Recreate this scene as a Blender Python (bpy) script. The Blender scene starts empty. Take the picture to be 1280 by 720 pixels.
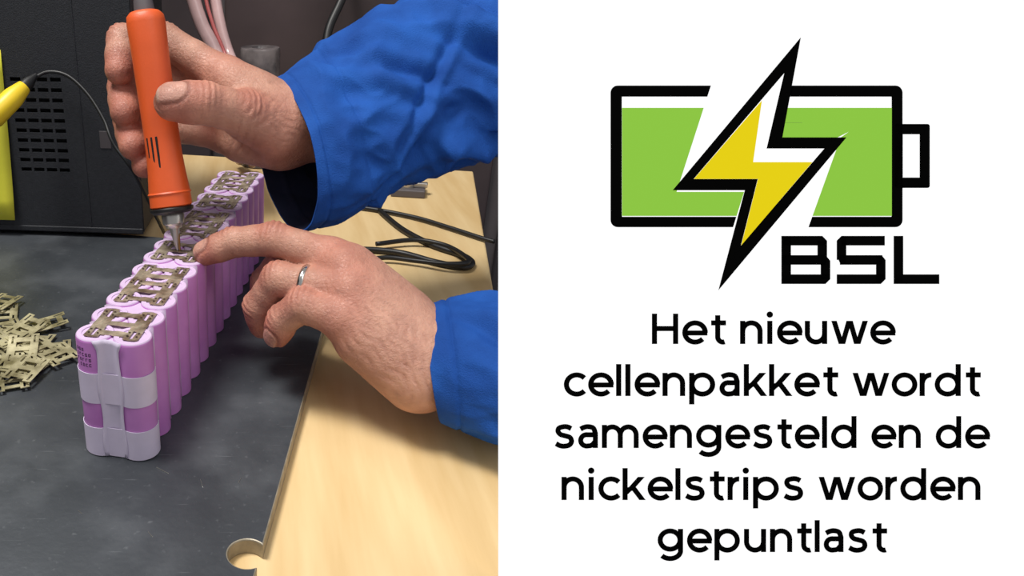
import bpy, math, random
import numpy as np
from mathutils import Vector, Matrix, noise
random.seed(7)
S=0.001
F=950.0; TH=math.radians(25); CT,ST=math.cos(TH),math.sin(TH); H=234.0
def W(px,py,d):      # surveyed point at a given distance from the viewpoint (mm)
    q=(py-360)/F
    return Vector(((px-312)*d/F, d*CT-q*d*ST, H-(q*d*CT+d*ST)))
def P(px,py,z=0.0):  # surveyed point at height z (mm)
    q=(py-360)/F; hz=H-z
    Y=hz*(CT-q*ST)/(ST+q*CT); d=Y*CT+hz*ST
    return Vector(((px-312)*d/F,Y,z))
PHI=math.radians(12.3)
U=Vector((math.sin(PHI),math.cos(PHI),0)); V=Vector((math.cos(PHI),-math.sin(PHI),0))
sc=bpy.context.scene
try: sc.view_settings.view_transform='Standard'
except Exception: pass

# ---------------------------------------------------------------- materials
def mat(name,col,rough=0.5,metal=0.0,var=0.0,vscale=40,bump=0.0,bscale=200,col2=None,stretch=None,sss=0,emit=None,spec=0.5,attr=None,rotz=0,alpha=1,detail=4,creases=0,scuff=None,grime=None):
    m=bpy.data.materials.new(name); m.use_nodes=True
    nt=m.node_tree; b=nt.nodes['Principled BSDF']
    b.inputs['Roughness'].default_value=rough; b.inputs['Metallic'].default_value=metal
    b.inputs['Specular IOR Level'].default_value=spec
    c=(col[0],col[1],col[2],1)
    b.inputs['Base Color'].default_value=c
    tc=nt.nodes.new('ShaderNodeTexCoord'); mp=nt.nodes.new('ShaderNodeMapping')
    nt.links.new(tc.outputs['Object'],mp.inputs['Vector'])
    mp.inputs['Rotation'].default_value=(0,0,rotz)
    if stretch: mp.inputs['Scale'].default_value=stretch
    colout=None
    if attr:
        at=nt.nodes.new('ShaderNodeAttribute'); at.attribute_name=attr; colout=at.outputs['Color']
    if var>0 or col2:
        n=nt.nodes.new('ShaderNodeTexNoise'); n.inputs['Scale'].default_value=vscale; n.inputs['Detail'].default_value=detail
        nt.links.new(mp.outputs[0],n.inputs['Vector'])
        r=nt.nodes.new('ShaderNodeValToRGB'); r.color_ramp.elements[0].position=0.35; r.color_ramp.elements[1].position=0.68
        if attr:
            r.color_ramp.elements[0].color=(1-var,1-var*1.25,1-var*1.25,1); r.color_ramp.elements[1].color=(1,1,1,1)
            mx=nt.nodes.new('ShaderNodeMix'); mx.data_type='RGBA'; mx.blend_type='MULTIPLY'; mx.inputs[0].default_value=1
            nt.links.new(colout,mx.inputs[6]); nt.links.new(r.outputs[0],mx.inputs[7]); colout=mx.outputs[2]
        else:
            c2=col2 if col2 else tuple(x*(1-var) for x in col)
            r.color_ramp.elements[0].color=(c2[0],c2[1],c2[2],1); r.color_ramp.elements[1].color=c
            colout=r.outputs[0]
        nt.links.new(n.outputs['Fac'],r.inputs[0])
    def overlay(prev,color,fac,lo,hi,scale,stretchv,rot=0,det=3,band=False):
        m3=nt.nodes.new('ShaderNodeMapping'); m3.inputs['Scale'].default_value=stretchv; m3.inputs['Rotation'].default_value=(0,0,rot)
        nt.links.new(tc.outputs['Object'],m3.inputs['Vector'])
        n3=nt.nodes.new('ShaderNodeTexNoise'); n3.inputs['Scale'].default_value=scale; n3.inputs['Detail'].default_value=det
        nt.links.new(m3.outputs[0],n3.inputs['Vector'])
        mr=nt.nodes.new('ShaderNodeMapRange'); mr.inputs['From Min'].default_value=lo; mr.inputs['From Max'].default_value=hi; mr.inputs['To Max'].default_value=fac
        nt.links.new(n3.outputs['Fac'],mr.inputs['Value'])
        mm=nt.nodes.new('ShaderNodeMix'); mm.data_type='RGBA'
        nt.links.new(mr.outputs[0],mm.inputs[0]); nt.links.new(prev,mm.inputs[6]); mm.inputs[7].default_value=(color[0],color[1],color[2],1)
        return mm.outputs[2]
    if scuff:
        for rot,st in ((0.5,(1,14,1)),(-0.9,(1,16,1)),(1.6,(1,20,1))):
            colout=overlay(colout,scuff,0.3,0.71,0.80,35,st,rot,2)
        colout=overlay(colout,scuff,0.3,0.64,0.80,260,(1,1,1),0,4)
        colout=overlay(colout,scuff,0.16,0.50,0.75,22,(1,1,1),0,8)
    if grime:
        colout=overlay(colout,grime,0.4,0.58,0.78,120,(1,1,1),0,6)
    if colout: nt.links.new(colout,b.inputs['Base Color'])
    if bump>0:
        n2=nt.nodes.new('ShaderNodeTexNoise'); n2.inputs['Scale'].default_value=bscale; n2.inputs['Detail'].default_value=5
        nt.links.new(mp.outputs[0],n2.inputs['Vector'])
        bp=nt.nodes.new('ShaderNodeBump'); bp.inputs['Strength'].default_value=bump; bp.inputs['Distance'].default_value=0.001
        nt.links.new(n2.outputs['Fac'],bp.inputs['Height'])
        last=bp
        if creases:
            vo=nt.nodes.new('ShaderNodeTexVoronoi'); vo.feature='DISTANCE_TO_EDGE'; vo.inputs['Scale'].default_value=creases
            m2=nt.nodes.new('ShaderNodeMapping'); m2.inputs['Scale'].default_value=(0.55,1.3,1.3)
            nz=nt.nodes.new('ShaderNodeTexNoise'); nz.inputs['Scale'].default_value=60
            ad=nt.nodes.new('ShaderNodeMix'); ad.data_type='VECTOR'; ad.inputs[0].default_value=0.015
            nt.links.new(tc.outputs['Object'],m2.inputs['Vector']); nt.links.new(m2.outputs[0],ad.inputs[4]); nt.links.new(nz.outputs['Color'],ad.inputs[5])
            nt.links.new(ad.outputs[1],vo.inputs['Vector'])
            mr=nt.nodes.new('ShaderNodeMapRange'); mr.inputs['From Max'].default_value=0.12
            nt.links.new(vo.outputs['Distance'],mr.inputs['Value'])
            b2=nt.nodes.new('ShaderNodeBump'); b2.inputs['Strength'].default_value=0.35; b2.inputs['Distance'].default_value=0.0006
            nt.links.new(mr.outputs[0],b2.inputs['Height']); nt.links.new(bp.outputs[0],b2.inputs['Normal']); last=b2
        nt.links.new(last.outputs[0],b.inputs['Normal'])
    if sss: 
        b.inputs['Subsurface Weight'].default_value=sss; b.inputs['Subsurface Radius'].default_value=(0.006,0.002,0.001); b.inputs['Subsurface Scale'].default_value=1.0
    if emit:
        b.inputs['Emission Color'].default_value=(emit[0],emit[1],emit[2],1); b.inputs['Emission Strength'].default_value=emit[3]
    b.inputs['Alpha'].default_value=alpha
    return m
def srgb(r,g,b):
    f=lambda x:(x/255/12.92) if x/255<=0.04045 else ((x/255+0.055)/1.055)**2.4
    return (f(r),f(g),f(b))

# ---------------------------------------------------------------- mesh helpers (mm in -> m)
def empty(name):
    e=bpy.data.objects.new(name,None); e.empty_display_size=0.02; sc.collection.objects.link(e); return e
def obj(name,verts,faces,m,parent=None,smooth=False,mats=None,fm=None):
    me=bpy.data.meshes.new(name); me.from_pydata([tuple(Vector(v)*S) for v in verts],[],faces); me.update()
    o=bpy.data.objects.new(name,me); sc.collection.objects.link(o)
    if mats:
        for x in mats: me.materials.append(x)
        for p,i in zip(me.polygons,fm): p.material_index=i
    elif m: me.materials.append(m)
    if smooth:
        for p in me.polygons: p.use_smooth=True
    if parent: o.parent=parent
    return o
def bevel(o,w,seg=2):
    md=o.modifiers.new('bevel','BEVEL'); md.width=w*S; md.segments=seg; md.limit_method='ANGLE'; md.angle_limit=math.radians(40); return o
def box(name,o,ex,ey,ez,m,parent=None,bev=0.0):
    o=Vector(o);vs=[]
    for k in (0,1):
        for a,b in ((0,0),(1,0),(1,1),(0,1)): vs.append(o+ex*a+ey*b+ez*k)
    fs=[(0,3,2,1),(4,5,6,7),(0,1,5,4),(1,2,6,5),(2,3,7,6),(3,0,4,7)]
    ob=obj(name,vs,fs,m,parent)
    if bev: bevel(ob,bev,3)
    return ob
def prism(name,poly,z0,z1,m,parent=None):
    n=len(poly); vs=[(p[0],p[1],z0) for p in poly]+[(p[0],p[1],z1) for p in poly]
    fs=[tuple(range(n-1,-1,-1)),tuple(range(n,2*n))]+[(i,(i+1)%n,n+(i+1)%n,n+i) for i in range(n)]
    return obj(name,vs,fs,m,parent)
def catmull(pts,n):
    pts=[np.array(p,float) for p in pts]; P0=[2*pts[0]-pts[1]]+pts+[2*pts[-1]-pts[-2]]
    out=[]
    for i in range(1,len(P0)-2):
        for k in range(n):
            t=k/n; a,b,c,d=P0[i-1:i+3]
            out.append(0.5*((2*b)+(-a+c)*t+(2*a-5*b+4*c-d)*t*t+(-a+3*b-3*c+d)*t**3))
    out.append(pts[-1]); return out
def tube(name,pts,r,m,parent=None,n=8,seg=12,radii=None):
    cp=catmull([tuple(p) for p in pts],n); cp=[Vector(c) for c in cp]
    vs=[];fs=[]
    N=len(cp); prev=None
    for i,c in enumerate(cp):
        t=(cp[min(i+1,N-1)]-cp[max(i-1,0)]).normalized()
        if prev is None:
            a=t.cross(Vector((0.3,0.2,1))).normalized()
        else: a=(prev-t*prev.dot(t)).normalized()
        prev=a; b=t.cross(a)
        rr=r if radii is None else np.interp(i/(N-1),np.linspace(0,1,len(radii)),radii)
        for k in range(seg):
            an=2*math.pi*k/seg; vs.append(c+a*math.cos(an)*rr+b*math.sin(an)*rr)
    for i in range(N-1):
        for k in range(seg):
            fs.append((i*seg+k,i*seg+(k+1)%seg,(i+1)*seg+(k+1)%seg,(i+1)*seg+k))
    fs.append(tuple(range(seg-1,-1,-1))); fs.append(tuple((N-1)*seg+k for k in range(seg)))
    return obj(name,vs,fs,m,parent,True)
def revolve(name,a,axis,prof,m,parent=None,seg=40,mats=None,pm=None,sq=0.0):
    axis=Vector(axis).normalized(); e1=axis.cross(Vector((0,1,0))).normalized(); e2=axis.cross(e1); a=Vector(a)
    vs=[];fs=[];fm=[]
    for t,r in prof:
        for k in range(seg):
            an=2*math.pi*k/seg; c,s=math.cos(an),math.sin(an)
            f=1+sq*(abs(math.sin(2*an))**2)
            vs.append(a+axis*t+e1*c*r*f+e2*s*r*f)
    for i in range(len(prof)-1):
        for k in range(seg):
            fs.append((i*seg+k,i*seg+(k+1)%seg,(i+1)*seg+(k+1)%seg,(i+1)*seg+k)); fm.append(pm[i] if pm else 0)
    fs.append(tuple(range(seg-1,-1,-1)));fm.append(pm[0] if pm else 0)
    fs.append(tuple((len(prof)-1)*seg+k for k in range(seg)));fm.append(pm[-1] if pm else 0)
    o=obj(name,vs,fs,m,parent,True,mats,fm)
    md=o.modifiers.new('es','EDGE_SPLIT'); md.split_angle=math.radians(40)
    return o
def holed(xc,yc,holes,T=lambda x,y:(x,y,0)):
    vs=[];fs=[];idx={}
    def vid(i,j):
        if (i,j) not in idx: idx[(i,j)]=len(vs); vs.append(T(xc[i],yc[j]))
        return idx[(i,j)]
    for i in range(len(xc)-1):
        for j in range(len(yc)-1):
            cx=(xc[i]+xc[i+1])/2; cy=(yc[j]+yc[j+1])/2
            if any(h[0]<cx<h[2] and h[1]<cy<h[3] for h in holes): continue
            fs.append((vid(i,j),vid(i+1,j),vid(i+1,j+1),vid(i,j+1)))
    return vs,fs

# ---------------------------------------------------------------- SDF sculpting
def smin(a,b,k):
    h=np.clip(0.5+0.5*(b-a)/k,0,1); return b*(1-h)+a*h-k*h*(1-h)
def cap(X,a,b,ra,rb):
    a=np.array(a,np.float32); ba=np.array(b,np.float32)-a
    pa=X-a; t=np.clip((pa@ba)/max(float(ba@ba),1e-6),0,1)
    d=pa-t[:,None]*ba
    return np.sqrt((d*d).sum(1))-(ra+(rb-ra)*t)
def nets(G,org,h):
    nx,ny,nz=G.shape; I=G<0
    cs=[(x,y,z) for x in (0,1) for y in (0,1) for z in (0,1)]
    sl=lambda A,c:A[c[0]:nx-1+c[0],c[1]:ny-1+c[1],c[2]:nz-1+c[2]]
    cnt=sum(sl(I,c).astype(np.int8) for c in cs)
    act=(cnt>0)&(cnt<8); ids=np.argwhere(act)
    vals=[sl(G,c)[act] for c in cs]
    ps=np.zeros((len(ids),3)); n=np.zeros(len(ids))
    for i in range(8):
        for j in range(i+1,8):
            if sum(abs(cs[i][k]-cs[j][k]) for k in range(3))!=1: continue
            va,vb=vals[i],vals[j]; cr=(va<0)!=(vb<0)
            t=np.where(cr,va/np.where(cr,va-vb,1),0)
            p=np.array(cs[i])[None]+(np.array(cs[j])-np.array(cs[i]))[None]*t[:,None]
            ps+=p*cr[:,None]; n+=cr
    verts=(ids+ps/n[:,None])*h+org
    im=-np.ones(act.shape,np.int64); im[act]=np.arange(len(ids))
    faces=[]
    for ax in range(3):
        b,c=(ax+1)%3,(ax+2)%3
        s0=[slice(None)]*3; s1=[slice(None)]*3; s0[ax]=slice(0,-1); s1[ax]=slice(1,None)
        A=I[tuple(s0)]; B=I[tuple(s1)]
        e=np.argwhere(A!=B)
        e=e[(e[:,b]>0)&(e[:,c]>0)&(e[:,b]<I.shape[b]-1)&(e[:,c]<I.shape[c]-1)]
        def g(db,dc):
            q=e.copy(); q[:,b]+=db; q[:,c]+=dc; return im[q[:,0],q[:,1],q[:,2]]
        f=np.stack([g(-1,-1),g(0,-1),g(0,0),g(-1,0)],1)
        ins=A[e[:,0],e[:,1],e[:,2]]
        f[~ins]=f[~ins][:,::-1]
        faces.append(f)
    f=np.concatenate(faces); f=f[(f>=0).all(1)]
    return verts,f
def vnormals(v,f):
    n=np.cross(v[f[:,2]]-v[f[:,0]],v[f[:,3]]-v[f[:,1]]); N=np.zeros_like(v)
    for k in range(4): np.add.at(N,f[:,k],n)
    return N/np.maximum(np.linalg.norm(N,axis=1),1e-9)[:,None]
def relax(v,f,it):
    for _ in range(it):
        A=np.zeros_like(v); c=np.zeros(len(v))
        for k in range(4):
            np.add.at(A,f[:,k],v[f[:,(k+1)%4]]+v[f[:,(k+3)%4]]); np.add.at(c,f[:,k],2)
        v=v*0.5+0.5*A/c[:,None]
    return v
def hand(name,fingers,palm,extra,nails,material,parent,vox=1.0,pk=9,folds=()):
    tow=lambda q:np.array(W(q[0],q[1],q[2]),float)
    allp=[tow(q) for fg in fingers for q in fg]+[tow(q) for c in palm for q in c]
    lo=np.min(allp,0)-28; hi=np.max(allp,0)+28
    n=((hi-lo)/vox).astype(int)+1
    gx=[lo[i]+np.arange(n[i])*vox for i in range(3)]
    X=np.stack(np.meshgrid(*gx,indexing='ij'),-1).reshape(-1,3).astype(np.float32)
    D=None
    for a,b in palm:
        c=cap(X,tow(a),tow(b),a[3],b[3]); D=c if D is None else smin(D,c,pk)
    for a,b in extra:
        c=cap(X,tow(a),tow(b),a[3],b[3]); D=smin(D,c,3.0)
    FF=None
    for fg in fingers:
        fd=None
        for i in range(len(fg)-1):
            a,b=tow(fg[i]),tow(fg[i+1]); ra,rb=fg[i][3],fg[i+1][3]; m=(a+b)/2
            last=i==len(fg)-2
            rm=(ra+rb)/2*(1.02 if last else 0.92)
            for s in (cap(X,a,m,ra,rm),cap(X,m,b,rm,rb)):
                fd=s if fd is None else smin(fd,s,2.5)
        FF=fd if FF is None else smin(FF,fd,0.8)
    D=smin(D,FF,4.5)
    v,f=nets(D.reshape(n),lo,vox)
    v=relax(v,f,3)
    N=vnormals(v,f)
    col=np.tile(np.array(srgb(200,150,128)),(len(v),1))
    red=np.array(srgb(188,106,88)); 
    disp=np.zeros(len(v))
    for fg in fingers:
        J=[tow(q) for q in fg]
        for i in range(1,len(J)-1):
            ax=(J[i+1]-J[i-1]); ax/=np.linalg.norm(ax)
            dor=J[i]-(J[i-1]+J[i+1])/2
            ln=np.linalg.norm(dor); dor=dor/ln if ln>0.5 else np.array([0,-.2,1.])
            r=fg[i][3]; q=v-(J[i]); dist=np.linalg.norm(q,axis=1)
            a=q@ax; dd=N@dor
            w=np.exp(-(np.maximum(dist-r*1.0,0)/3.5)**2)*np.clip(dd*1.3,0,1)
            disp+=-w*0.5*np.cos(a*2*math.pi/3.4)*np.exp(-(a/5)**2)
            col+=(red-col)*(0.5*w)[:,None]
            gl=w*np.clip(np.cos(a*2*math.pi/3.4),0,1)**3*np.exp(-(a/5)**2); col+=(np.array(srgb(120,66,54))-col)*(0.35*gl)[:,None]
            w2=np.exp(-(np.maximum(dist-r,0)/3)**2)*np.clip(-dd,0,1)*np.exp(-(a/1.2)**2)
            disp-=w2*0.6; 
        t=J[-1]; dist=np.linalg.norm(v-t,axis=1)
        w=np.exp(-(np.maximum(dist-fg[-1][3],0)/6)**2); col+=(red-col)*(0.6*w)[:,None]
        t=J[0]; dist=np.linalg.norm(v-t,axis=1)
        w=np.exp(-(np.maximum(dist-fg[0][3],0)/7)**2); col+=(red-col)*(0.3*w)[:,None]
    for (fa,fb,cnt,sp_,amp) in folds:
        A=tow(fa);B=tow(fb); ax=(B-A); Ln=np.linalg.norm(ax); ax/=Ln
        vw=A-np.array([0,0,H]); vw/=np.linalg.norm(vw); pr=np.cross(ax,vw); pr/=np.linalg.norm(pr)
        q=v-A; a=q@ax; s=q@pr+1.2*np.sin(a*0.35)
        w=np.exp(-(np.maximum(np.abs(a-Ln/2)-Ln/2,0)/4)**2)*np.exp(-(s/(cnt*sp_/2))**4)*np.clip(-(N@vw)*1.5,0,1)
        w*=np.clip(0.6+0.4*np.sin(a*0.5+s*1.1),0,1)
        g=np.abs(np.sin(s*math.pi/sp_))**0.6
        disp-=amp*w*(1-g)*1.3
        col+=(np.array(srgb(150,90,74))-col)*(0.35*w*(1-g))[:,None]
    for fi,dn,wd in nails:
        fg=fingers[fi]; T=tow(fg[-1]); Dp=tow(fg[-2]); r=fg[-1][3]
        ax=T-Dp; ax/=np.linalg.norm(ax)
        nn=np.array([dn[0],dn[1]*-ST+dn[2]*CT,-(dn[1]*CT+dn[2]*ST)]); nn-=ax*(nn@ax); nn/=np.linalg.norm(nn)
        sd=np.cross(ax,nn); C=T+ax*(r*0.12)
        q=v-C; a=q@ax/(r*0.82); s=q@sd/(r*wd); h=q@nn
        e=(np.abs(a)**2.6+np.abs(s)**2.6)**(1/2.6)
        ok=(h>0)&(np.linalg.norm(q,axis=1)<r*2.0)
        inn=ok*np.clip((1.0-e)*8,0,1)
        rim=ok*np.exp(-((e-1.05)/0.12)**2)
        disp+=-0.6*rim+0.1*inn
        nc=np.array(srgb(206,158,140)); col+=(nc-col)*(inn*0.8)[:,None]
        dk=np.array(srgb(120,70,58)); col+=(dk-col)*(rim*0.6)[:,None]
        wt=ok*np.clip((1.0-e)*8,0,1)*np.clip((a-0.72)*8,0,1); col+=(np.array(srgb(215,195,176))-col)*(wt*0.6)[:,None]
    v=v+N*disp[:,None]
    me=bpy.data.meshes.new(name); me.from_pydata((v*S).tolist(),[],f.tolist()); me.update()
    ca=me.color_attributes.new('skin','FLOAT_COLOR','POINT')
    ca.data.foreach_set('color',np.concatenate([np.clip(col,0,1),np.ones((len(v),1))],1).astype(np.float32).ravel())
    me.polygons.foreach_set('use_smooth',[True]*len(me.polygons))
    me.materials.append(material)
    o=bpy.data.objects.new(name,me); sc.collection.objects.link(o); o.parent=parent
    return o

# ================================================================= MATERIALS
M_plate=mat('plate_dark_steel',srgb(76,80,85),0.45,0.15,col2=srgb(46,50,55),vscale=11,bump=0.15,bscale=350,detail=10,scuff=srgb(140,144,148))
M_plate_edge=mat('plate_edge_steel',srgb(170,160,140),0.45,0.3,var=0.4,vscale=120)
M_wood=mat('pine_wood',srgb(230,202,152),0.5,0,col2=srgb(214,181,127),vscale=9,stretch=(7,0.8,6),rotz=PHI,bump=0.08,bscale=60,detail=6)
M_black=mat('black_coated_metal',srgb(44,46,51),0.6,0.1,var=0.2,vscale=300,bump=0.35,bscale=900)
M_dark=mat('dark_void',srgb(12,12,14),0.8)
M_rubber=mat('black_rubber',srgb(22,22,24),0.45,0,var=0.2)
M_orange=mat('orange_plastic',srgb(224,92,40),0.45,0,var=0.08,vscale=60,bump=0.08,bscale=900)
M_metal=mat('bright_steel',srgb(200,196,190),0.28,0.8,var=0.15)
M_brass=mat('brass_tip',srgb(180,140,90),0.3,0.9,var=0.2)
M_nickel=mat('nickel_strip',srgb(206,192,168),0.34,0.5,col2=srgb(118,100,82),vscale=130,bump=0.35,bscale=250)
M_nickel2=mat('nickel_strip_loose',srgb(206,198,160),0.42,0.35,col2=srgb(116,108,78),vscale=80,bump=0.2,bscale=200)
M_weld=mat('weld_marks',srgb(84,70,60),0.5,0.5,var=0.3)
M_cell=mat('lilac_shrink_wrap',srgb(200,134,204),0.4,0,col2=srgb(188,118,192),vscale=50)
M_celltop=mat('pale_lilac_film',srgb(216,190,224),0.35,0,var=0.08,vscale=80)
M_tape=mat('frosted_tape',srgb(228,216,240),0.4,0,var=0.06,vscale=120,alpha=0.92)
M_glue=mat('groove_glue',srgb(196,174,204),0.45,0,var=0.15,vscale=90)
M_ink=mat('ink',srgb(40,30,60),0.6)
M_skin=mat('skin',(0.6,0.35,0.27),0.46,0,var=0.22,vscale=80,bump=0.55,bscale=600,sss=0.08,attr='skin',detail=6,creases=230,grime=srgb(130,88,72))
M_cloth=mat('royal_blue_cotton',srgb(32,86,168),0.8,0,col2=srgb(22,68,142),vscale=35,bump=0.5,bscale=1400,spec=0.2)
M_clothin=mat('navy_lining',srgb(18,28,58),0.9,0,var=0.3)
M_yellow=mat('yellow_plastic',srgb(240,205,40),0.4,0,var=0.06)
M_hivis=mat('hivis_yellow_sheet',srgb(236,232,70),0.6,0,var=0.08)
M_gold=mat('silver_ring',srgb(215,212,205),0.15,1.0,var=0.05)
M_wall=mat('wall_paint_dark',srgb(74,68,70),0.8,0,var=0.35,vscale=3)
M_floor=mat('floor_concrete',srgb(70,68,68),0.7,0,var=0.4,vscale=6)
M_grey=mat('grey_plastic',srgb(92,86,88),0.5,0,var=0.3,vscale=12)
M_roll=mat('stretch_film',srgb(118,110,110),0.25,0.0,col2=srgb(60,56,58),vscale=45)
M_clear=mat('pinkish_tubing',srgb(208,172,170),0.25,0,var=0.2,vscale=60)
M_red=mat('red_stripe',srgb(180,90,88),0.4,0,var=0.1)

# ================================================================= BENCH + PLATE + ROOM
edge=P(364,555,0).dot(V)
wedge=P(604,286,-8).dot(V)
bench=empty('workbench')
def BP(u,w,z): v=U*u+V*w; v.z=z; return v
ufar=P(560,212,-8).dot(U)
box('bench_top',BP(60,-900,-48),U*(ufar-60),V*(wedge+900),Vector((0,0,40)),M_wood,bench,2)
for i,(u,w) in enumerate(((90,-860),(90,wedge-80),(ufar-90,-860),(ufar-90,wedge-80))):
    box('bench_leg_%d'%(i+1),BP(u,w,-800),U*60,V*60,Vector((0,0,752)),M_wood,bench,3)
nc=P(309,692,0); nu,nw=nc.dot(U),nc.dot(V); r=8.2
ufp=P(178,297,0).dot(U)+4
dx=edge-nw
poly=[(70,-880),(ufp,-880),(ufp,edge)]
half=math.acos(min(0.98,max(-0.98,dx/r)))
for k in range(29):
    an=half+(2*math.pi-2*half)*k/28
    poly.append((nu+r*math.sin(an),nw+r*math.cos(an)))
poly.append((70,edge))
pts=[(U*a+V*b) for a,b in poly]
pl=prism('steel_base_plate',[(p.x,p.y) for p in pts][::-1],-8,0,M_plate)
pl.data.materials.append(M_plate_edge)
for p in pl.data.polygons:
    if abs(p.normal.z)<0.5: p.material_index=1
bevel(pl,0.7,2); pl.modifiers['bevel'].material=1
vs=[];fs=[]
for (x,y,l,an) in ((203,588,4,2.5),(188,668,2,2.2),(252,604,3,1.8),(300,600,2,1.2),(100,640,1.5,2.4)):
    c=P(x,y,0.1); a=Vector((math.cos(an),math.sin(an),0))*l; b=Vector((-math.sin(an),math.cos(an),0))*0.16; k=len(vs)
    vs+= [c-a-b,c+a-b,c+a+b,c-a+b,c-a*.9+Vector((0,0,.3)),c+a*.9+Vector((0,0,.3))]
    fs+=[(k,k+1,k+5,k+4),(k+2,k+3,k+4,k+5),(k+1,k+2,k+5),(k+3,k,k+4)]
obj('metal_swarf',vs,fs,M_metal)

box('floor',(-2200,-900,-850),Vector((4400,0,0)),Vector((0,3400,0)),Vector((0,0,50)),M_floor)
box('wall_back',(-2200,1500,-800),Vector((4400,0,0)),Vector((0,60,0)),Vector((0,0,2400)),M_wall)
box('wall_left',(-2260,-900,-800),Vector((60,0,0)),Vector((0,2460,0)),Vector((0,0,2400)),M_wall)

# ================================================================= SPOT WELDER CABINET
mach=empty('spot_welding_machine')
mc=P(180,298,0); ya=math.radians(5)
ml=Vector((-math.cos(ya),math.sin(ya),0)); mb=Vector((math.sin(ya),math.cos(ya),0)); z=Vector((0,0,1))
ML,MH,MD=330,300,120
def mx(px,py):
    q=(py-360)/F; c=Vector(((px-312)/F, CT-q*ST, -(q*CT+ST)))
    o=Vector((0,0,H)); nrm=mb; t=(mc-o).dot(nrm)/c.dot(nrm); p=o+c*t
    return (p-mc).dot(ml),p.z
xs=set([0,ML]);ys=set([6,MH]);holes=[]
xr,yb=mx(88,215); xl,yt=mx(8,88)
nc_,nr=4,10
for i in range(nc_):
    for j in range(nr):
        cw=(xl-xr)/nc_; ch=(yt-yb)/nr
        h=(round(xr+i*cw,3),round(yb+j*ch,3),round(xr+i*cw+cw*0.8,3),round(yb+j*ch+ch*0.4,3))
        holes.append(h); xs|={h[0],h[2]}; ys|={h[1],h[3]}
vs,fs=holed(sorted(xs),sorted(ys),holes,lambda x,y:mc+ml*x+z*y)
fp=obj('front_panel',vs,fs,M_black,mach); md=fp.modifiers.new('s','SOLIDIFY'); md.thickness=0.0015; md.offset=0
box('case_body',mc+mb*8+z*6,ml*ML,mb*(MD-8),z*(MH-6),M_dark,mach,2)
box('case_side',mc+z*6-ml*0.7,ml*1.6,mb*MD,z*(MH-6),M_black,mach,0.4)
box('case_top',mc+z*(MH-1),ml*ML,mb*MD,z*3,M_black,mach,0.8)
box('case_side_far',mc+z*6+ml*ML,ml*1.6,mb*MD,z*(MH-6),M_black,mach,0.4)
box('bottom_lip',mc+z*4-mb*1.5,ml*ML,mb*6,z*5,M_black,mach,1)
sx,_=mx(108,200)
box('panel_seam',mc+ml*sx+z*10-mb*1.2,ml*1.2,mb*1.0,z*(MH-14),M_black,mach,0.3)
a,b=mx(126,185); box('rating_label',mc+ml*(a-9)+z*b-mb*1.2,ml*9,mb*0.8,z*14,M_grey,mach,0.2)
for i,(a,b) in enumerate(((12,12),(ML-24,12),(12,MD-24),(ML-24,MD-24))):
    revolve('foot_%d'%(i+1),mc+ml*(a+6)+mb*(b+4),z,[(0,6),(6,7)],M_rubber,mach,20)
xa_,za_=mx(22,272); xb_,zb_=mx(2,62)
vs=[];fs=[]
for i in range(9):
    for j in range(9):
        t=i/8; g=j/8
        p=mc+ml*(xa_+(xb_-xa_)*g+t*60)+z*(za_+(zb_-za_)*g)-mb*(2.5+2.5*math.sin(t*3)*math.sin(g*3)+4*(1-g)**3); vs.append(p)
for i in range(8):
    for j in range(8): fs.append((i*9+j,i*9+j+1,(i+1)*9+j+1,(i+1)*9+j))
o=obj('yellow_notice_sheet',vs,fs,M_hivis,mach,True); md=o.modifiers.new('s','SOLIDIFY'); md.thickness=0.0006
cl=empty('test_lead_plug')
a=W(-12,150,560); b=W(40,99,575); ax=(b-a).normalized(); L=(b-a).length
revolve('plug_body',a,ax,[(0,7.5),(3,8.5),(L*0.55,8),(L*0.8,5.5),(L*0.82,5.0)],M_yellow,cl,24)
revolve('plug_boot',a+ax*L*0.8,ax,[(0,5.2),(5,4.8),(10,3),(14,1.8)],M_rubber,cl,20)
tube('lead_cable',[b,W(60,90,580),W(85,95,580),W(110,118,578),W(130,150,575),W(142,180,572),W(170,220,580),P(205,291,1.6)],1.4,M_rubber,cl)
tube('lead_tail',[a,W(-40,185,560),W(-80,240,560),P(-110,300,1.6)],1.4,M_rubber,cl)

# ================================================================= BACKGROUND THINGS
cab=empty('equipment_cabinet')
c0=Vector((-420,980,-800))
box('cabinet_body',c0,Vector((1500,0,0)),Vector((0,300,0)),Vector((0,0,1300)),M_grey,cab,4)
for i in range(4):
    box('cabinet_door_%d'%(i+1),c0+Vector((20+370*i,-8,40)),Vector((350,0,0)),Vector((0,10,0)),Vector((0,0,1230)),mat('door_%d'%i,srgb(*[(70,62,66),(78,66,68),(58,54,58),(66,62,66)][i]),0.5,0.1,var=0.45,vscale=7),cab,4)
tube('cabinet_hose',[W(432,-60,880),W(430,-10,880),W(410,40,880),W(408,90,880),W(415,160,880)],5,M_rubber,cab)
tub=empty('flexible_tubing')
tube('tube_a',[W(232,-70,640),W(240,-10,640),W(252,30,640),W(268,62,640),W(290,120,650),P(300,200,2)],6,M_clear,tub)
tube('tube_b',[W(262,-70,650),W(268,-10,650),W(275,30,650),W(284,62,650),W(305,120,655),P(315,205,2)],5,M_clear,tub)
tube('tube_stripe',[W(252,-70,640),W(256,-10,640),W(266,30,640),W(279,62,640),W(300,120,648),P(308,202,2)],1.6,M_red,tub)
rr=P(330,208,-8)
revolve('film_roll',rr+Vector((-5,10,0)),z,[(0,20),(1,22),(128,22),(130,21),(130,9),(128,8)],M_roll,None,40)
mp=empty('bench_clamp')
q=P(488,246,-8)
box('clamp_base',q,U*30,V*34,z*8,M_grey,mp,1.5)
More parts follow.
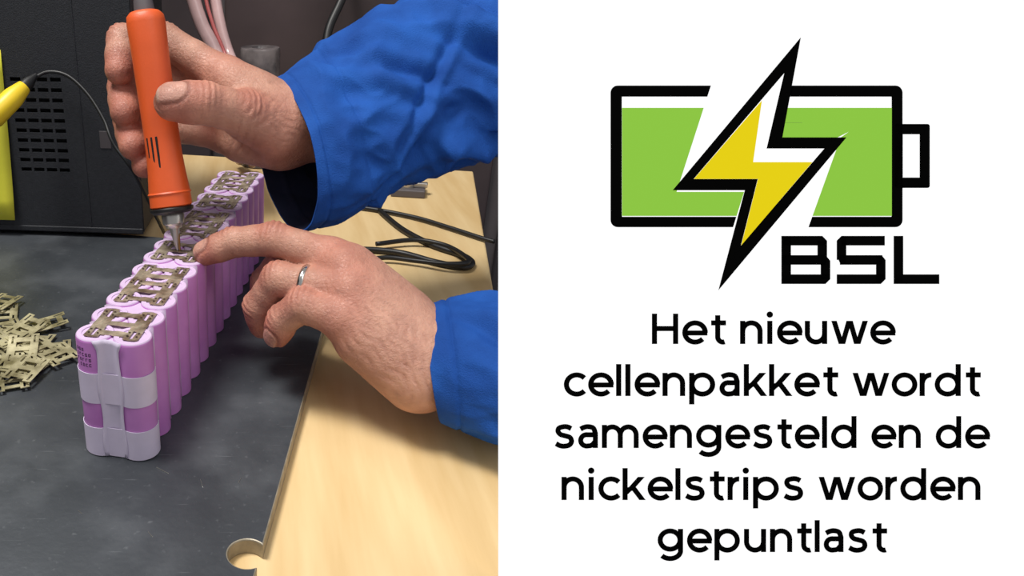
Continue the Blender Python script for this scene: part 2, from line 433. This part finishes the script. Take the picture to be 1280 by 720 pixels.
revolve('clamp_knob',q+U*13+V*15+z*8,z,[(0,8),(9,8),(10,6)],M_metal,mp,24)
box('clamp_bar',q+U*10+V*22+z*8,U*7,V*14,z*5,M_metal,mp,1)
cb=empty('power_cables')
Z=-5
def cab_(n,l,r=3.0): tube(n,[P(x,y,Z+h) for t in l for (x,y,h) in [(tuple(t)+(0,))[:3]]],r,M_rubber,cb,10)
cab_('cable_1',[(434,316),(455,312),(500,316),(545,328),(580,334),(590,328),(575,318),(540,306),(505,288),(480,268),(462,250),(440,236)],2.6)
cab_('cable_2',[(400,262),(430,258),(470,262),(520,272),(560,284),(600,297),(618,302)],2.0)
cab_('cable_3',[(440,330,0),(480,322,2),(520,326,2),(560,330,4),(586,326,5),(560,308,3),(520,300,3),(470,305,2)],2.0)

# ================================================================= BATTERY PACK
pack=empty('battery_pack')
C0=P(146,573,0); O=Vector((C0.x,C0.y,0))
R=9.2; pit=18.9; rows=15; HC=65
def K(u,w,z): v=O+U*u+V*w; v.z=z; return v
vs=[];fs=[];fm=[]
prof=[(0,8.4),(0.5,9.1),(1.2,9.2),(63.2,9.2),(64.3,9.0),(64.8,8.5),(64.8,6.3),(64.3,6.2)]
pmi=[1,0,0,0,1,1,1]
seg=36
for i in range(rows):
    for sgn in (-1,1):
        cu=R+i*pit; cw=sgn*9.35
        k0=len(vs)
        for t,rad in prof:
            for k in range(seg):
                an=2*math.pi*k/seg; vs.append(K(cu+rad*math.cos(an),cw+rad*math.sin(an),t))
        for a in range(len(prof)-1):
            for k in range(seg):
                fs.append((k0+a*seg+(k+1)%seg,k0+a*seg+k,k0+(a+1)*seg+k,k0+(a+1)*seg+(k+1)%seg)); fm.append(pmi[a])
        fs.append(tuple(k0+(len(prof)-1)*seg+k for k in range(seg-1,-1,-1))); fm.append(1)
        fs.append(tuple(k0+k for k in range(seg))); fm.append(1)
obj('cells',vs,fs,None,pack,True,[M_cell,M_celltop,M_nickel],fm).modifiers.new('es','EDGE_SPLIT').split_angle=math.radians(35)
Lp=rows*pit
vs,fs=holed([-14,14],[4,Lp-4],[],lambda x,y:K(y,x,63.6)); o=obj('top_film',vs,fs,M_celltop,pack)
for i in range(rows-1):
    u=R+pit*(i+0.5)
    for sgn in (-1,1):
        tube('groove_glue_%d_%s'%(i,'l' if sgn<0 else 'r'),[K(u,sgn*13.6,0.5),K(u,sgn*13.6,30),K(u,sgn*13.6,64.2)],2.6,M_glue,pack,2,8)
def band(name,z0,z1,off):
    prof=[]
    Rr=R+off
    def arc(cw,s,e,n=16):
        for k in range(n+1):
            an=math.radians(s+(e-s)*k/n); prof.append((R-Rr*math.sin(an),cw+Rr*math.cos(an)))
    arc(-9.35,200,60); arc(9.35,120,-20)
    vs=[];fs=[]
    for j in range(3):
        zz=z0+(z1-z0)*j/2
        for (u,w) in prof: vs.append(K(u,w,zz))
    n=len(prof)
    for j in range(2):
        for k in range(n-1): fs.append((j*n+k,j*n+k+1,(j+1)*n+k+1,(j+1)*n+k))
    o=obj(name,vs,fs,M_tape,pack,True); md=o.modifiers.new('s','SOLIDIFY'); md.thickness=0.0003; md.offset=-1
    o.modifiers.new('es','EDGE_SPLIT').split_angle=math.radians(50); return o
band('front_band_upper',31.0,47.5,0.5); band('front_band_lower',0.6,17.0,0.5)
vs=[];fs=[];nn=9
for j in range(27):
    zz=0.6+j/26*64.6
    fl=1+0.22*(math.exp(-((zz-40)/9)**2)+math.exp(-((zz-8)/8)**2))+0.4*math.exp(-((zz-65)/3)**2)
    for k in range(nn):
        t=(k/(nn-1)-0.5)*2; w=t*5.2*fl
        dw=9.35-abs(w); uu=R-math.sqrt(max((R+0.8)**2-dw*dw,1)); uu=min(uu,2.2-0.1*(1-abs(t)))
        vs.append(K(uu,w,zz))
for j in range(26):
    for k in range(nn-1): fs.append((j*nn+k,j*nn+k+1,(j+1)*nn+k+1,(j+1)*nn+k))
o=obj('front_vertical_tape',vs,fs,M_tape,pack,True); o.modifiers.new('s','SOLIDIFY').thickness=0.00025
vs=[];fs=[]
random.seed(3)
for row in range(4):
    for col in range(5):
        if random.random()<0.12: continue
        for (dx0,dz0,dx1,dz1) in ((0,0,0.35,1.6),(0,0,1.1,0.3),(0,1.3,1.1,1.6),(0.8,0,1.1,1.6))[:random.choice((2,3,4))]:
            aa=[]
            for (a,b) in ((dx0,dz0),(dx1,dz0),(dx1,dz1),(dx0,dz1)):
                w=-16.5+col*1.75+a; zz=61-row*2.7-b-0.4; th=(w+9.35)/ (R+0.08)
                aa.append(K(R-(R+0.08)*math.cos(th),-9.35+(R+0.08)*math.sin(th),zz))
            k=len(vs); vs+=aa; fs.append((k,k+1,k+2,k+3))
obj('printed_code',vs,fs,M_ink,pack)
def ladder(nrow,T,full=True):
    xs=[-13.2,-10.4,-8.6,-6.0,-1.2,1.2,6.0,8.6,10.4,13.2]
    c0=R-5.0; c1=R+(nrow-1)*pit+5.0
    rungs=[]
    for i in range(nrow):
        rungs.append(R+i*pit)
        if i<nrow-1: rungs.append(R+(i+0.5)*pit)
    ys=[c0,c1]; holes=[]
    edges=[c0]
    for q in rungs: edges+= [q-2.2,q+2.2]
    edges.append(c1)
    for k in range(0,len(edges),2):
        holes.append((-6,edges[k],6,edges[k+1])); ys+=[edges[k],edges[k+1]]
    for i in range(nrow):
        c=R+i*pit
        for q in (-9.5,9.5): holes.append((q-0.95,c-3.6,q+0.95,c+3.6)); 
        ys+=[c-3.6,c+3.6]
    return holed(xs,sorted(set(round(y,3) for y in ys)),holes,T)
row=0
wv=[];wf=[]
for gi,nr in enumerate((2,3,2,3,2,3)):
    u0=row*pit
    vs,fs=ladder(nr,lambda x,y:K(u0+y,x,65.1+0.25*math.sin(y*0.5+x)))
    o=obj('nickel_strip_%d'%(gi+1),vs,fs,M_nickel,pack); o.modifiers.new('s','SOLIDIFY').thickness=0.0003
    for i in range(nr):
        for q in (-11.8,-7.3,7.3,11.8):
            for dv in (-1.6,1.6):
                c=K(u0+R+i*pit+dv,q,65.45); k=len(wv)
                wv+=[c+Vector((0.6*math.cos(t*math.pi/4),0.6*math.sin(t*math.pi/4),0)) for t in range(8)]; wf.append(tuple(range(k,k+8)))
    row+=nr
obj('weld_points',wv,wf,M_weld,pack)

# ================================================================= LOOSE STRIP PILE
random.seed(11)
AV=[];AF=[]
spots=[(15,478,20),(42,458,-35),(70,440,12),(20,445,60),(45,432,-10),(10,415,35),(30,415,-60),(5,395,10),(74,448,30),(25,462,5),(0,460,80),(50,442,50),(12,430,-25),(-20,430,15),(-30,460,-40),(-40,410,30),(4,385,-20),(35,470,-15)]
for i,(x,y,an) in enumerate(spots):
    c=P(x,y,0); an=math.radians(an+random.uniform(-8,8)); tx=random.uniform(-.06,.06); zz=0.5+i*0.25
    s=0.70
    def T(a,b):
        b=b-19; a*=s; b*=s*1.2
        X=a*math.cos(an)-b*math.sin(an); Y=a*math.sin(an)+b*math.cos(an)
        return (c.x+X,c.y+Y,zz+1.0+tx*a+0.045*b*(1 if i%2 else -1)+0.005*b*b*(i%3==0))
    vs,fs=ladder(2 if i%3 else 3,T); k=len(AV); AV+=vs; AF+=[tuple(q+k for q in f) for f in fs]
AV=[(v[0],v[1],max(0.4,v[2])) for v in AV]
o=obj('loose_nickel_strips',AV,AF,M_nickel2); o.modifiers.new('s','SOLIDIFY').thickness=0.0004

# ================================================================= WELDING PEN
pen=empty('spot_welding_pen')
T0=W(222,313,447); T1=W(180,10,426); ax=(T1-T0); L=ax.length; ax.normalize()
revolve('electrode_tip',T0,ax,[(0,0.7),(3,1.3),(8,2.2),(13,3.0),(13.2,4.6),(15,5.0),(16,6.2),(21,6.8),(22,6.2)],M_metal,pen,32)
revolve('electrode_point',T0+V*1.5,ax,[(0,0.5),(10,1.2)],M_brass,pen,16)
revolve('front_collar',T0+ax*21.5,ax,[(0,6),(0.5,10.6),(2,12.6),(3.5,12.8),(4.2,12)],M_rubber,pen,40)
revolve('grip_body',T0+ax*25.5,ax,[(0,11.0),(1,12.3),(10,12.0),(20,11.0),(30,10.4),(45,10.2),(60,10.3),(90,10.7),(L-34,11.0),(L-30,10.5),(L-28,8.6),(L-27.5,7)],M_orange,pen,48,sq=0.04)
revolve('grip_rib',T0+ax*33,ax,[(0,12.2),(0.8,12.7),(1.6,12.2)],M_orange,pen,48,sq=0.04)
revolve('tail_boot',T0+ax*(L-2.5),ax,[(0,6),(6,5.5),(16,3.8),(17,3)],M_grey,pen,24)
tube('pen_cable',[T0+ax*(L+13),T0+ax*(L+60),T0+ax*(L+120)+Vector((-10,10,0)),T0+ax*(L+150)+Vector((-40,20,0))],2.8,M_rubber,pen)
camv=(Vector((0,0,H))-(T0+ax*60)); camv=(camv-ax*camv.dot(ax)).normalized(); sd=ax.cross(camv).normalized()
if sd.x<0: sd=-sd
for i,(s,t0,t1) in enumerate(((-8.6,46,66),(-6.2,44,66),(-3.4,43,66))):
    an=math.asin(s/10.8); rd=sd*math.sin(an)+camv*math.cos(an); tg=sd*math.cos(an)-camv*math.sin(an)
    c=T0+ax*t0+rd*10.05
    box('grip_slot_%d'%(i+1),c-tg*0.6,tg*1.2,rd*0.8,ax*(t1-t0),M_dark,pen,0.2)

# ================================================================= TECHNICIAN (hands + sleeves)
tech=empty('technician')
rf=[
 [(280,96,452,12.0),(206,50,463,10.2),(153,50,458,9.4),(149,88,449,8.6)],
 [(275,118,468,11.8),(205,88,478,10.0),(154,110,465,9.4),(156,140,451,8.9)],
 [(276,145,478,11.2),(210,124,482,9.4),(161,152,466,9.2),(166,182,453,8.6)],
 [(280,168,480,10.2),(224,162,480,8.6),(186,184,467,8.2),(180,207,457,7.6)],
 [(345,165,440,15),(305,142,426,12.6),(256,129,415,11.6),(216,127,412.0,10.6)],
]
rp=[((360,150,450,19),(430,165,462,22)),((360,150,452,18),(282,98,452,12.5)),((360,155,458,18),(276,120,468,12.5)),((360,160,462,18),(277,147,478,12)),
    ((360,172,464,17),(281,170,480,11)),((360,160,446,17),(310,145,434,15)),((320,120,448,13),(292,105,446,11)),((345,178,455,16),(300,178,468,12))]
rext=[((352,128,432,2.2),(300,100,438,1.8)),((352,140,428,2.6),(300,128,417,2.0))]
hand('right_hand',rf,rp,rext,[(4,(0.1,-0.55,-0.9),0.72)],M_skin,tech,1.0,folds=[((335,118,430),(300,182,430),4,5,0.7),((345,150,425),(372,165,430),5,4,0.4)])
lf=[
 [(410,322,416,11.2),(342,299,421,9.8),(291,303,429,8.6),(257,316,434,7.4)],
 [(430,336,406,11.2),(356,323,432,9.6),(332,352,444,8.6),(330,380,448,7.8)],
 [(436,364,398,10.8),(348,349,414,9.8),(324,382,427,9.0),(328,406,435,8.0)],
 [(428,398,393,10.4),(379,381,399,9.6),(354,399,408,8.5),(346,418,414,7.6)],
 [(500,430,425,14),(440,395,440,12),(385,385,452,10),(355,372,462,8.5)],
]
lp=[((535,450,397,19),(572,457,396,15)),((526,430,398,17),(412,324,416,11.5)),((530,438,397,18),(432,338,406,11.5)),((530,450,396,18),(438,366,398,11.2)),
    ((530,464,393,17),(430,400,394,11)),((455,425,397,15),(520,468,393,19)),((500,430,412,18),(440,380,425,14)),((440,340,415,14),(500,400,408,18))]
tend=[((436,346,396,3.0),(510,415,384,2.3)),((418,332,407,2.8),(505,398,388,2.2)),((444,374,388,2.8),(515,432,378,2.2)),
      ((450,360,392,1.6),(480,420,381,1.5)),((480,420,381,1.5),(515,450,376,1.4)),((460,350,398,1.5),(500,385,392,1.4))]
hand('left_hand',lf,lp,tend,[(0,(0.0,-0.75,-0.6),0.72),(3,(-0.6,0.1,-0.8),0.7)],M_skin,tech,1.0,folds=[((520,410,380),(535,490,380),6,4.5,0.6),((440,420,385),(500,470,378),5,5,0.45),((455,380,385),(520,440,380),6,4,0.25)])
a=Vector(W(*lf[2][0][:3])); b=Vector(W(*lf[2][1][:3])); c=a.lerp(b,0.60); ax2=(b-a).normalized(); e1=ax2.cross(z).normalized(); e2=ax2.cross(e1)
vs=[];fs=[]
n1,n2=48,10; Rr=9.9
for i in range(n1):
    an=2*math.pi*i/n1; rd=e1*math.cos(an)+e2*math.sin(an)
    for j in range(n2):
        bn=2*math.pi*j/n2; vs.append(c+rd*(Rr+0.8*math.cos(bn))+ax2*1.7*math.sin(bn))
for i in range(n1):
    for j in range(n2): fs.append((i*n2+j,((i+1)%n1)*n2+j,((i+1)%n1)*n2+(j+1)%n2,i*n2+(j+1)%n2))
obj('wedding_ring',vs,fs,M_gold,tech,True)

def cv(x,y,d):
    return Vector((x,d*CT-y*ST,-(y*CT+d*ST)))
def sleeve(name,rings,seed,amp=3.0,folds=(),hemw=45.0):
    C=[];
    for (px,py,d,A,B) in rings:
        C.append(np.concatenate([np.array(W(px,py,d)),np.array(cv(*A)),np.array(cv(*B))]))
    C=catmull(C,30); n=len(C); seg=200
    Vv=[];fs=[]
    s=0; ss=[0]
    for i in range(1,n): s+=np.linalg.norm(C[i][:3]-C[i-1][:3]); ss.append(s)
    for i,c in enumerate(C):
        o=Vector(c[:3]);A=Vector(c[3:6]);B=Vector(c[6:9])
        for k in range(seg):
            an=2*math.pi*k/seg
            rd=A*math.cos(an)+B*math.sin(an); p=o+rd; u=rd.normalized()
            x=ss[i]
            q=Vector((x*0.016+seed, math.cos(an)*1.1+x*0.010, math.sin(an)*1.1-x*0.006))
            f=1-abs(noise.noise(q*1.5))*3.0
            f2=1-abs(noise.noise(q*3.4+Vector((5,1,2))))*2.6
            f3=noise.noise(q*0.8+Vector((9,4,seed)))*1.6
            w=min(1,x/hemw)
            dsp=amp*(1.0*f+0.4*f2+1.2*f3)*(0.15+0.85*w)
            for (fx,fa,sl,wd,dp) in folds:
                aa=(an-fa-sl*(x-fx)+math.pi)%(2*math.pi)-math.pi
                e=math.exp(-((x-fx)/38)**2)*min(1,x/25)
                dsp-=dp*math.exp(-(aa/wd)**2)*e
                dsp+=dp*0.6*math.exp(-((aa-wd*1.8)/wd)**2)*e
            for sm in (9,38):
                dsp-=0.9*math.exp(-((x-sm)/1.1)**2)
            if x<9: dsp+=0.5
            Vv.append(p+u*dsp)
    for i in range(n-1):
        for k in range(seg): fs.append((i*seg+k,i*seg+(k+1)%seg,(i+1)*seg+(k+1)%seg,(i+1)*seg+k))
    o=obj(name,Vv,fs,M_cloth,tech,True)
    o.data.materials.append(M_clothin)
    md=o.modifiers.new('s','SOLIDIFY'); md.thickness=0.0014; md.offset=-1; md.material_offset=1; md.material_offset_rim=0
    me=o.data; ctr=Vector(C[0][:3])*S
    pp=me.polygons[0]
    if (Vector(pp.center)-ctr).dot(pp.normal)<0: me.flip_normals()
    return o
sleeve('right_sleeve',[
 (356,196,452,(-9,-44,4),(14,2,-33)),
 (392,178,456,(-12,-46,2),(10,4,-36)),
 (440,152,462,(-14,-46,0),(8,6,-38)),
 (500,122,470,(-12,-50,0),(8,6,-40)),
 (570,100,478,(-8,-52,0),(6,6,-44)),
 (660,78,486,(-6,-56,0),(5,6,-48)),
 (780,60,495,(-6,-60,0),(5,6,-52)),
 (900,60,505,(-6,-62,0),(5,6,-54))],3.1,3.8,
 folds=[(75,1.2,0.016,0.15,7),(100,1.9,0.014,0.17,7),(125,0.7,0.018,0.15,7),(60,2.4,-0.012,0.16,5),(135,1.5,0.016,0.13,7),(48,0.5,0.014,0.13,4),(85,1.55,-0.02,0.10,4),(115,2.3,0.01,0.12,6)])
sleeve('left_sleeve',[
 (543,454,398,(-3,-29.5,4),(-8,3,-26)),
 (572,456,394,(-2,-33,4),(-5,4,-30)),
 (610,457,388,(0,-35,6),(-2,4,-32)),
 (660,457,386,(0,-38,6),(0,4,-33)),
 (740,455,388,(0,-42,6),(0,4,-36)),
 (860,450,398,(0,-46,6),(0,4,-40))],8.7,2.0,
 folds=[(34,1.2,0.03,0.16,3.0),(48,1.9,0.03,0.18,3.2),(34,2.4,0.02,0.16,3)],hemw=30)
def shirt(name,rings):
    vs=[];fs=[];seg=48
    for (px,py,d,A,B) in rings:
        o=W(px,py,d);A=cv(*A);B=cv(*B)
        for k in range(seg):
            an=2*math.pi*k/seg; vs.append(o+A*math.cos(an)+B*math.sin(an)+Vector((0,0,0.8*math.sin(an*7))))
    for i in range(len(rings)-1):
        for k in range(seg): fs.append((i*seg+k,i*seg+(k+1)%seg,(i+1)*seg+(k+1)%seg,(i+1)*seg+k))
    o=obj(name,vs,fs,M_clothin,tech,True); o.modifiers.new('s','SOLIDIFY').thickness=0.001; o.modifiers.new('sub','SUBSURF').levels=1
shirt('shirt_cuff_right',[(384,178,456,(-6,-27,0),(5,0,-25)),(410,172,460,(-8,-34,0),(5,0,-32)),(450,160,463,(-8,-36,0),(5,0,-34))])

# ================================================================= CAPTION BOARD (added flat panel on the bench, glow put into its colours)
D_B=314.0; k=D_B/F
board=empty('added_caption_board')  # added panel that carries the logo and caption, not part of the workshop
board.matrix_world=Matrix.Translation(W(624,720,D_B)*S)@Matrix.Rotation(math.radians(65),4,'X')
def L2(px,py): return ((px-624)*k,(720-py)*k)
M_white=mat('board_white_glow',(0.05,0.05,0.05),0.8,0,var=0.01,emit=(1,1,1,1.0),spec=0.0)  # emission added to keep the panel pure white, no backlight behind it
M_bk=mat('board_black',(0.002,0.002,0.002),0.9,spec=0.0)
def em(c): return mat('board_ink_glow_%d'%int(c[0]),(0.01,0.01,0.01),0.9,spec=0.0,emit=srgb(*c)+(1.0,))  # logo colours glow by themselves so the lamps leave them unchanged
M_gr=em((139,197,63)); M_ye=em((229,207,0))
def bobj(name,vs,fs,m): return obj(name,vs,fs,m,board)
x1,y1=L2(1320,-40); x0=0; y0=0
vsb=[(a,b,c) for c in (-1.2,0) for a,b in ((x0,y0-0.6),(x1,y0-0.6),(x1,y1),(x0,y1))]
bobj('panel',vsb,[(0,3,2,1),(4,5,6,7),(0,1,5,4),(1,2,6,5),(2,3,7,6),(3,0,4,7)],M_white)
tilt=math.radians(25)
hgt=y1*0.75*math.cos(tilt); back=30
upL=Vector((0,math.cos(tilt),math.sin(tilt))); bkL=Vector((0,math.sin(tilt),-math.cos(tilt)))
top=Vector((110,y1*0.75,-1.3)); ft=top-upL*(hgt-0.5)+bkL*back
vs=[top+Vector((-15,0,0)),top+Vector((15,0,0)),ft+Vector((22,0,0)),ft+Vector((-22,0,0))]
o=bobj('rear_strut',vs,[(0,1,2,3)],M_grey); o.modifiers.new('s','SOLIDIFY').thickness=0.002
def flat(name,polys,m,h):
    vs=[];fs=[]
    for pl_ in polys:
        i=len(vs); 
        for p in pl_: a,b=L2(*p); vs.append((a,b,h))
        fs.append(tuple(range(i,i+len(pl_))))
    me=bobj(name,vs,fs,m)
    for p in me.data.polygons:
        if p.normal.z<0: p.flip()
    return me
def rrect(x0,y0,x1,y1,r,n=6):
    out=[]
    for cx,cy,s in ((x1-r,y0+r,-90),(x1-r,y1-r,0),(x0+r,y1-r,90),(x0+r,y0+r,180)):
        for q in range(n+1):
            a=math.radians(s+90*q/n); out.append((cx+r*math.cos(a),cy+r*math.sin(a)))
    return out
flat('battery_outline',[rrect(763,107,1128,284,9)],M_bk,0.1)
flat('battery_terminal',[rrect(1118,155,1162,235,3)],M_bk,0.1)
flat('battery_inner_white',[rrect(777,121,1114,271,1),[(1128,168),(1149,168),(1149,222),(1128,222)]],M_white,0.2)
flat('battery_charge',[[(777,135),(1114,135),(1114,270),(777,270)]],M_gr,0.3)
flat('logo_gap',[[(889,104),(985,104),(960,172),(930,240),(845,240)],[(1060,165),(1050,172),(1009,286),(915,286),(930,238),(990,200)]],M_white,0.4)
flat('bolt_outline',[[(1000,47),(977,172),(1057,172),(897,363),(930,238),(840,238)]],M_bk,0.5)
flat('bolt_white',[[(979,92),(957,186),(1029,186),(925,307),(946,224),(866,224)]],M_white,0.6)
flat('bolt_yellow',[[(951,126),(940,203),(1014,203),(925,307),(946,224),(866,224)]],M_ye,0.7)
def rect(a,b,c,d): return [(a,b),(c,b),(c,d),(a,d)]
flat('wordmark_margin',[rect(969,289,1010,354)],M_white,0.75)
B_=[rect(975,295,987,355),[(975,295),(1026,295),(1032,301),(1032,307),(975,307)],rect(975,319,1031,331),[(975,343),(1036,343),(1036,349),(1030,355),(975,355)],rect(1020,301,1032,325),[(1024,320),(1031,320),(1036,326),(1036,349),(1024,349)]]
S_=[rect(1050,295,1104,307),rect(1044,301,1056,325),[(1050,295),(1056,295),(1056,301),(1044,301)],rect(1048,319,1101,331),[(1044,320),(1056,320),(1056,331),(1049,331)],rect(1093,325,1105,349),[(1093,319),(1100,319),(1105,325),(1093,325)],rect(1044,343,1099,355),[(1093,343),(1105,343),(1105,349),(1099,355),(1093,355)]]
L_=[rect(1115,295,1127,355),rect(1115,343,1172,355)]
flat('wordmark',B_+S_+L_,M_bk,0.8)
t2=3.15
def arc(cx,cy,rx,ry,s,e,n=28): return [(cx+rx*math.cos(math.radians(s+(e-s)*i/n)),cy+ry*math.sin(math.radians(s+(e-s)*i/n))) for i in range(n+1)]
R0=12.4; cy=14.4
def sp(pts,n=8): return [tuple(p) for p in catmull(pts,n)]
G={
'o':([arc(15.2,cy,R0,R0-.4,0,360)],30.4),
'c':([arc(15.2,cy,R0,R0-.4,42,318)],26),
'e':([arc(15.2,cy,R0,R0-.4,-2,318),[(3,cy-.6),(30.2,cy-.6)]],30.4),
'd':([arc(15.2,cy,R0,R0-.4,0,360),[(28,0),(28,40)]],30.8),
'p':([arc(15.6,cy,R0,R0-.4,0,360),[(2.85,-10.5),(2.85,29)]],31),
'g':([arc(15.2,cy+.6,R0-.2,R0-1,0,360),[(28,29),(28,2)]+arc(15.2,1.5,12.8,9.6,0,-142)],30.8),
'n':([[(2.85,0),(2.85,29)],arc(13.4,15.8,10.5,10.6,180,0)+[(23.9,0)]],26.7),
'm':([[(2.85,0),(2.85,29)],arc(12.6,16.3,9.8,10.1,180,0)+[(22.4,0)],arc(32.2,16.3,9.8,10.1,180,0)+[(42,0)]],44.8),
'u':([[(2.85,29)]+arc(13.2,13,10.4,10.5,180,360),[(23.7,0),(23.7,29)]],26.5),
'r':([[(2.85,0),(2.85,29)],arc(13.6,15.8,10.5,10.6,180,88)],15),
't':([[(9,36),(9,9)]+arc(15.3,9,6.3,6.6,180,290),[(1,26.4),(19,26.4)]],19.5),
'i':([[(3.6,0),(3.6,29)],'dot'],7.2),
'l':([[(2.85,0),(2.85,40)]],5.7),
'k':([[(2.85,0),(2.85,40)],[(3.5,9.0),(9,14.2)],('para',7.5,11.5,22.6,29),('para',11.5,17,24,0)],27.2),
'w':([('para',3.1,29,12.1,0),('para',13.4,0,21.4,29),('para',22.6,29,30.6,0),('para',31.9,0,40.9,29)],44),
'a':([sp([(2.6,23.6),(7,25.9),(12.5,26.7),(18.5,24.8),(21,18.5)])+[(21,0)],[(21,16.6),(11,16.6)]+arc(10.2,9.6,7.3,7.1,90,270)+sp([(10.8,2.5),(16.5,3.6),(21,8.6)])],23.9),
's':([sp([(20.6,24.2),(16.5,26.3),(11.5,26.7),(5.6,24.9),(4.4,20.8),(7.5,17),(13,15.3),(19,13.2),(21,8.4),(18.4,3.9),(12,2.3),(6.5,3.1),(1.8,5.6)])],24),
'H':([[(2.85,0),(2.85,38)],[(28.4,0),(28.4,38)],[(2.85,19.3),(28.4,19.3)]],31.3),
' ':([],0)}
def ribbon(pts,h,closed):
    n=len(pts)
    if closed: pts=pts[:-1]; n-=1
    L_,R_=[],[]
    for i in range(n):
        p=np.array(pts[i])
        a=np.array(pts[(i-1)%n]) if (closed or i>0) else None
        b=np.array(pts[(i+1)%n]) if (closed or i<n-1) else None
        d1=(p-a)/max(1e-9,np.linalg.norm(p-a)) if a is not None and np.linalg.norm(p-a)>1e-6 else None
        d2=(b-p)/max(1e-9,np.linalg.norm(b-p)) if b is not None and np.linalg.norm(b-p)>1e-6 else None
        if d1 is None: d1=d2
        if d2 is None: d2=d1
        d=d1+d2; d/=max(1e-9,np.linalg.norm(d)); nm=np.array([-d[1],d[0]]); 
        sc_=1/max(0.35,float(nm@np.array([-d1[1],d1[0]])))
        L_.append(p+nm*h*sc_); R_.append(p-nm*h*sc_)
    return L_,R_
def lettering(name,text,xa,xb,base):
    x=0; gap=4.4; space=18.0
    pos=[]
    for ch in text:
        if ch==' ': x+=space-gap; continue
        g=G[ch]; pos.append((ch,x)); 
        x+=g[1]+gap+( -1.2 if ch in 'ocerkwt' else 1.0)
    width=x-gap
    sc_x=(xb-xa)/width
    vs=[];fs=[]
    for ch,x0_ in pos:
        def put(q):
            a,b=L2(xa+(x0_+q[0])*sc_x,base-q[1]); vs.append((a,b,0.1))
        for st_ in G[ch][0]:
            i=len(vs)
            if st_=='dot':
                for q in range(20):
                    an=2*math.pi*q/20; put((3.6+3.9*math.cos(an),36.8+3.9*math.sin(an)))
                fs.append(tuple(range(i,i+20))); continue
            if st_[0]=='para':
                _,ax_,ay_,bx_,by_=st_; hw=t2*math.hypot(bx_-ax_,by_-ay_)/abs(by_-ay_)
                for q in ((ax_-hw,ay_),(ax_+hw,ay_),(bx_+hw,by_),(bx_-hw,by_)): put(q)
                fs.append((i,i+1,i+2,i+3)); continue
            cl_=abs(st_[0][0]-st_[-1][0])<1e-6 and abs(st_[0][1]-st_[-1][1])<1e-6
            Lr,Rr_=ribbon(st_,t2,cl_); n=len(Lr)
            for l,r_ in zip(Lr,Rr_):
                put(l); put(r_)
            for j in range(n if cl_ else n-1):
                jj=(j+1)%n; fs.append((i+2*j,i+2*j+1,i+2*jj+1,i+2*jj))
    bobj(name,vs,fs,M_bk)
lettering('text_line_1','Het nieuwe',815,1118,430)
lettering('text_line_2','cellenpakket wordt',705,1225,495)
lettering('text_line_3','samengesteld en de',693,1236,560)
lettering('text_line_4','nickelstrips worden',702,1226,625)
lettering('text_line_5','gepuntlast',822,1108,690)

# ================================================================= LIGHTS, WORLD, CAMERA
w=bpy.data.worlds.new('World'); sc.world=w; w.use_nodes=True
w.node_tree.nodes['Background'].inputs[0].default_value=(0.95,0.96,1,1); w.node_tree.nodes['Background'].inputs[1].default_value=0.37
def area(name,loc,tgt,size,e,col=(1,1,1)):
    l=bpy.data.lights.new(name,'AREA'); l.size=size; l.energy=e; l.color=col
    o=bpy.data.objects.new(name,l); sc.collection.objects.link(o); o.location=loc
    o.rotation_euler=(Vector(tgt)-Vector(loc)).to_track_quat('-Z','Y').to_euler(); return o
area('ceiling_lamp',(-0.45,0.35,1.4),(0,0.45,0),0.4,23,(1,0.975,0.93))
area('ceiling_lamp.001',(0.5,-0.5,1.5),(0.05,0.4,0),0.8,6,(1,0.98,0.96))
cam=bpy.data.cameras.new('camera'); co=bpy.data.objects.new('camera',cam); sc.collection.objects.link(co)
co.location=(0,0,H*S); co.rotation_euler=(math.radians(65),0,0)
cam.sensor_width=36; cam.lens=F/1280*36; cam.shift_x=(640-312)/1280; cam.clip_start=0.01; cam.clip_end=20
sc.camera=co
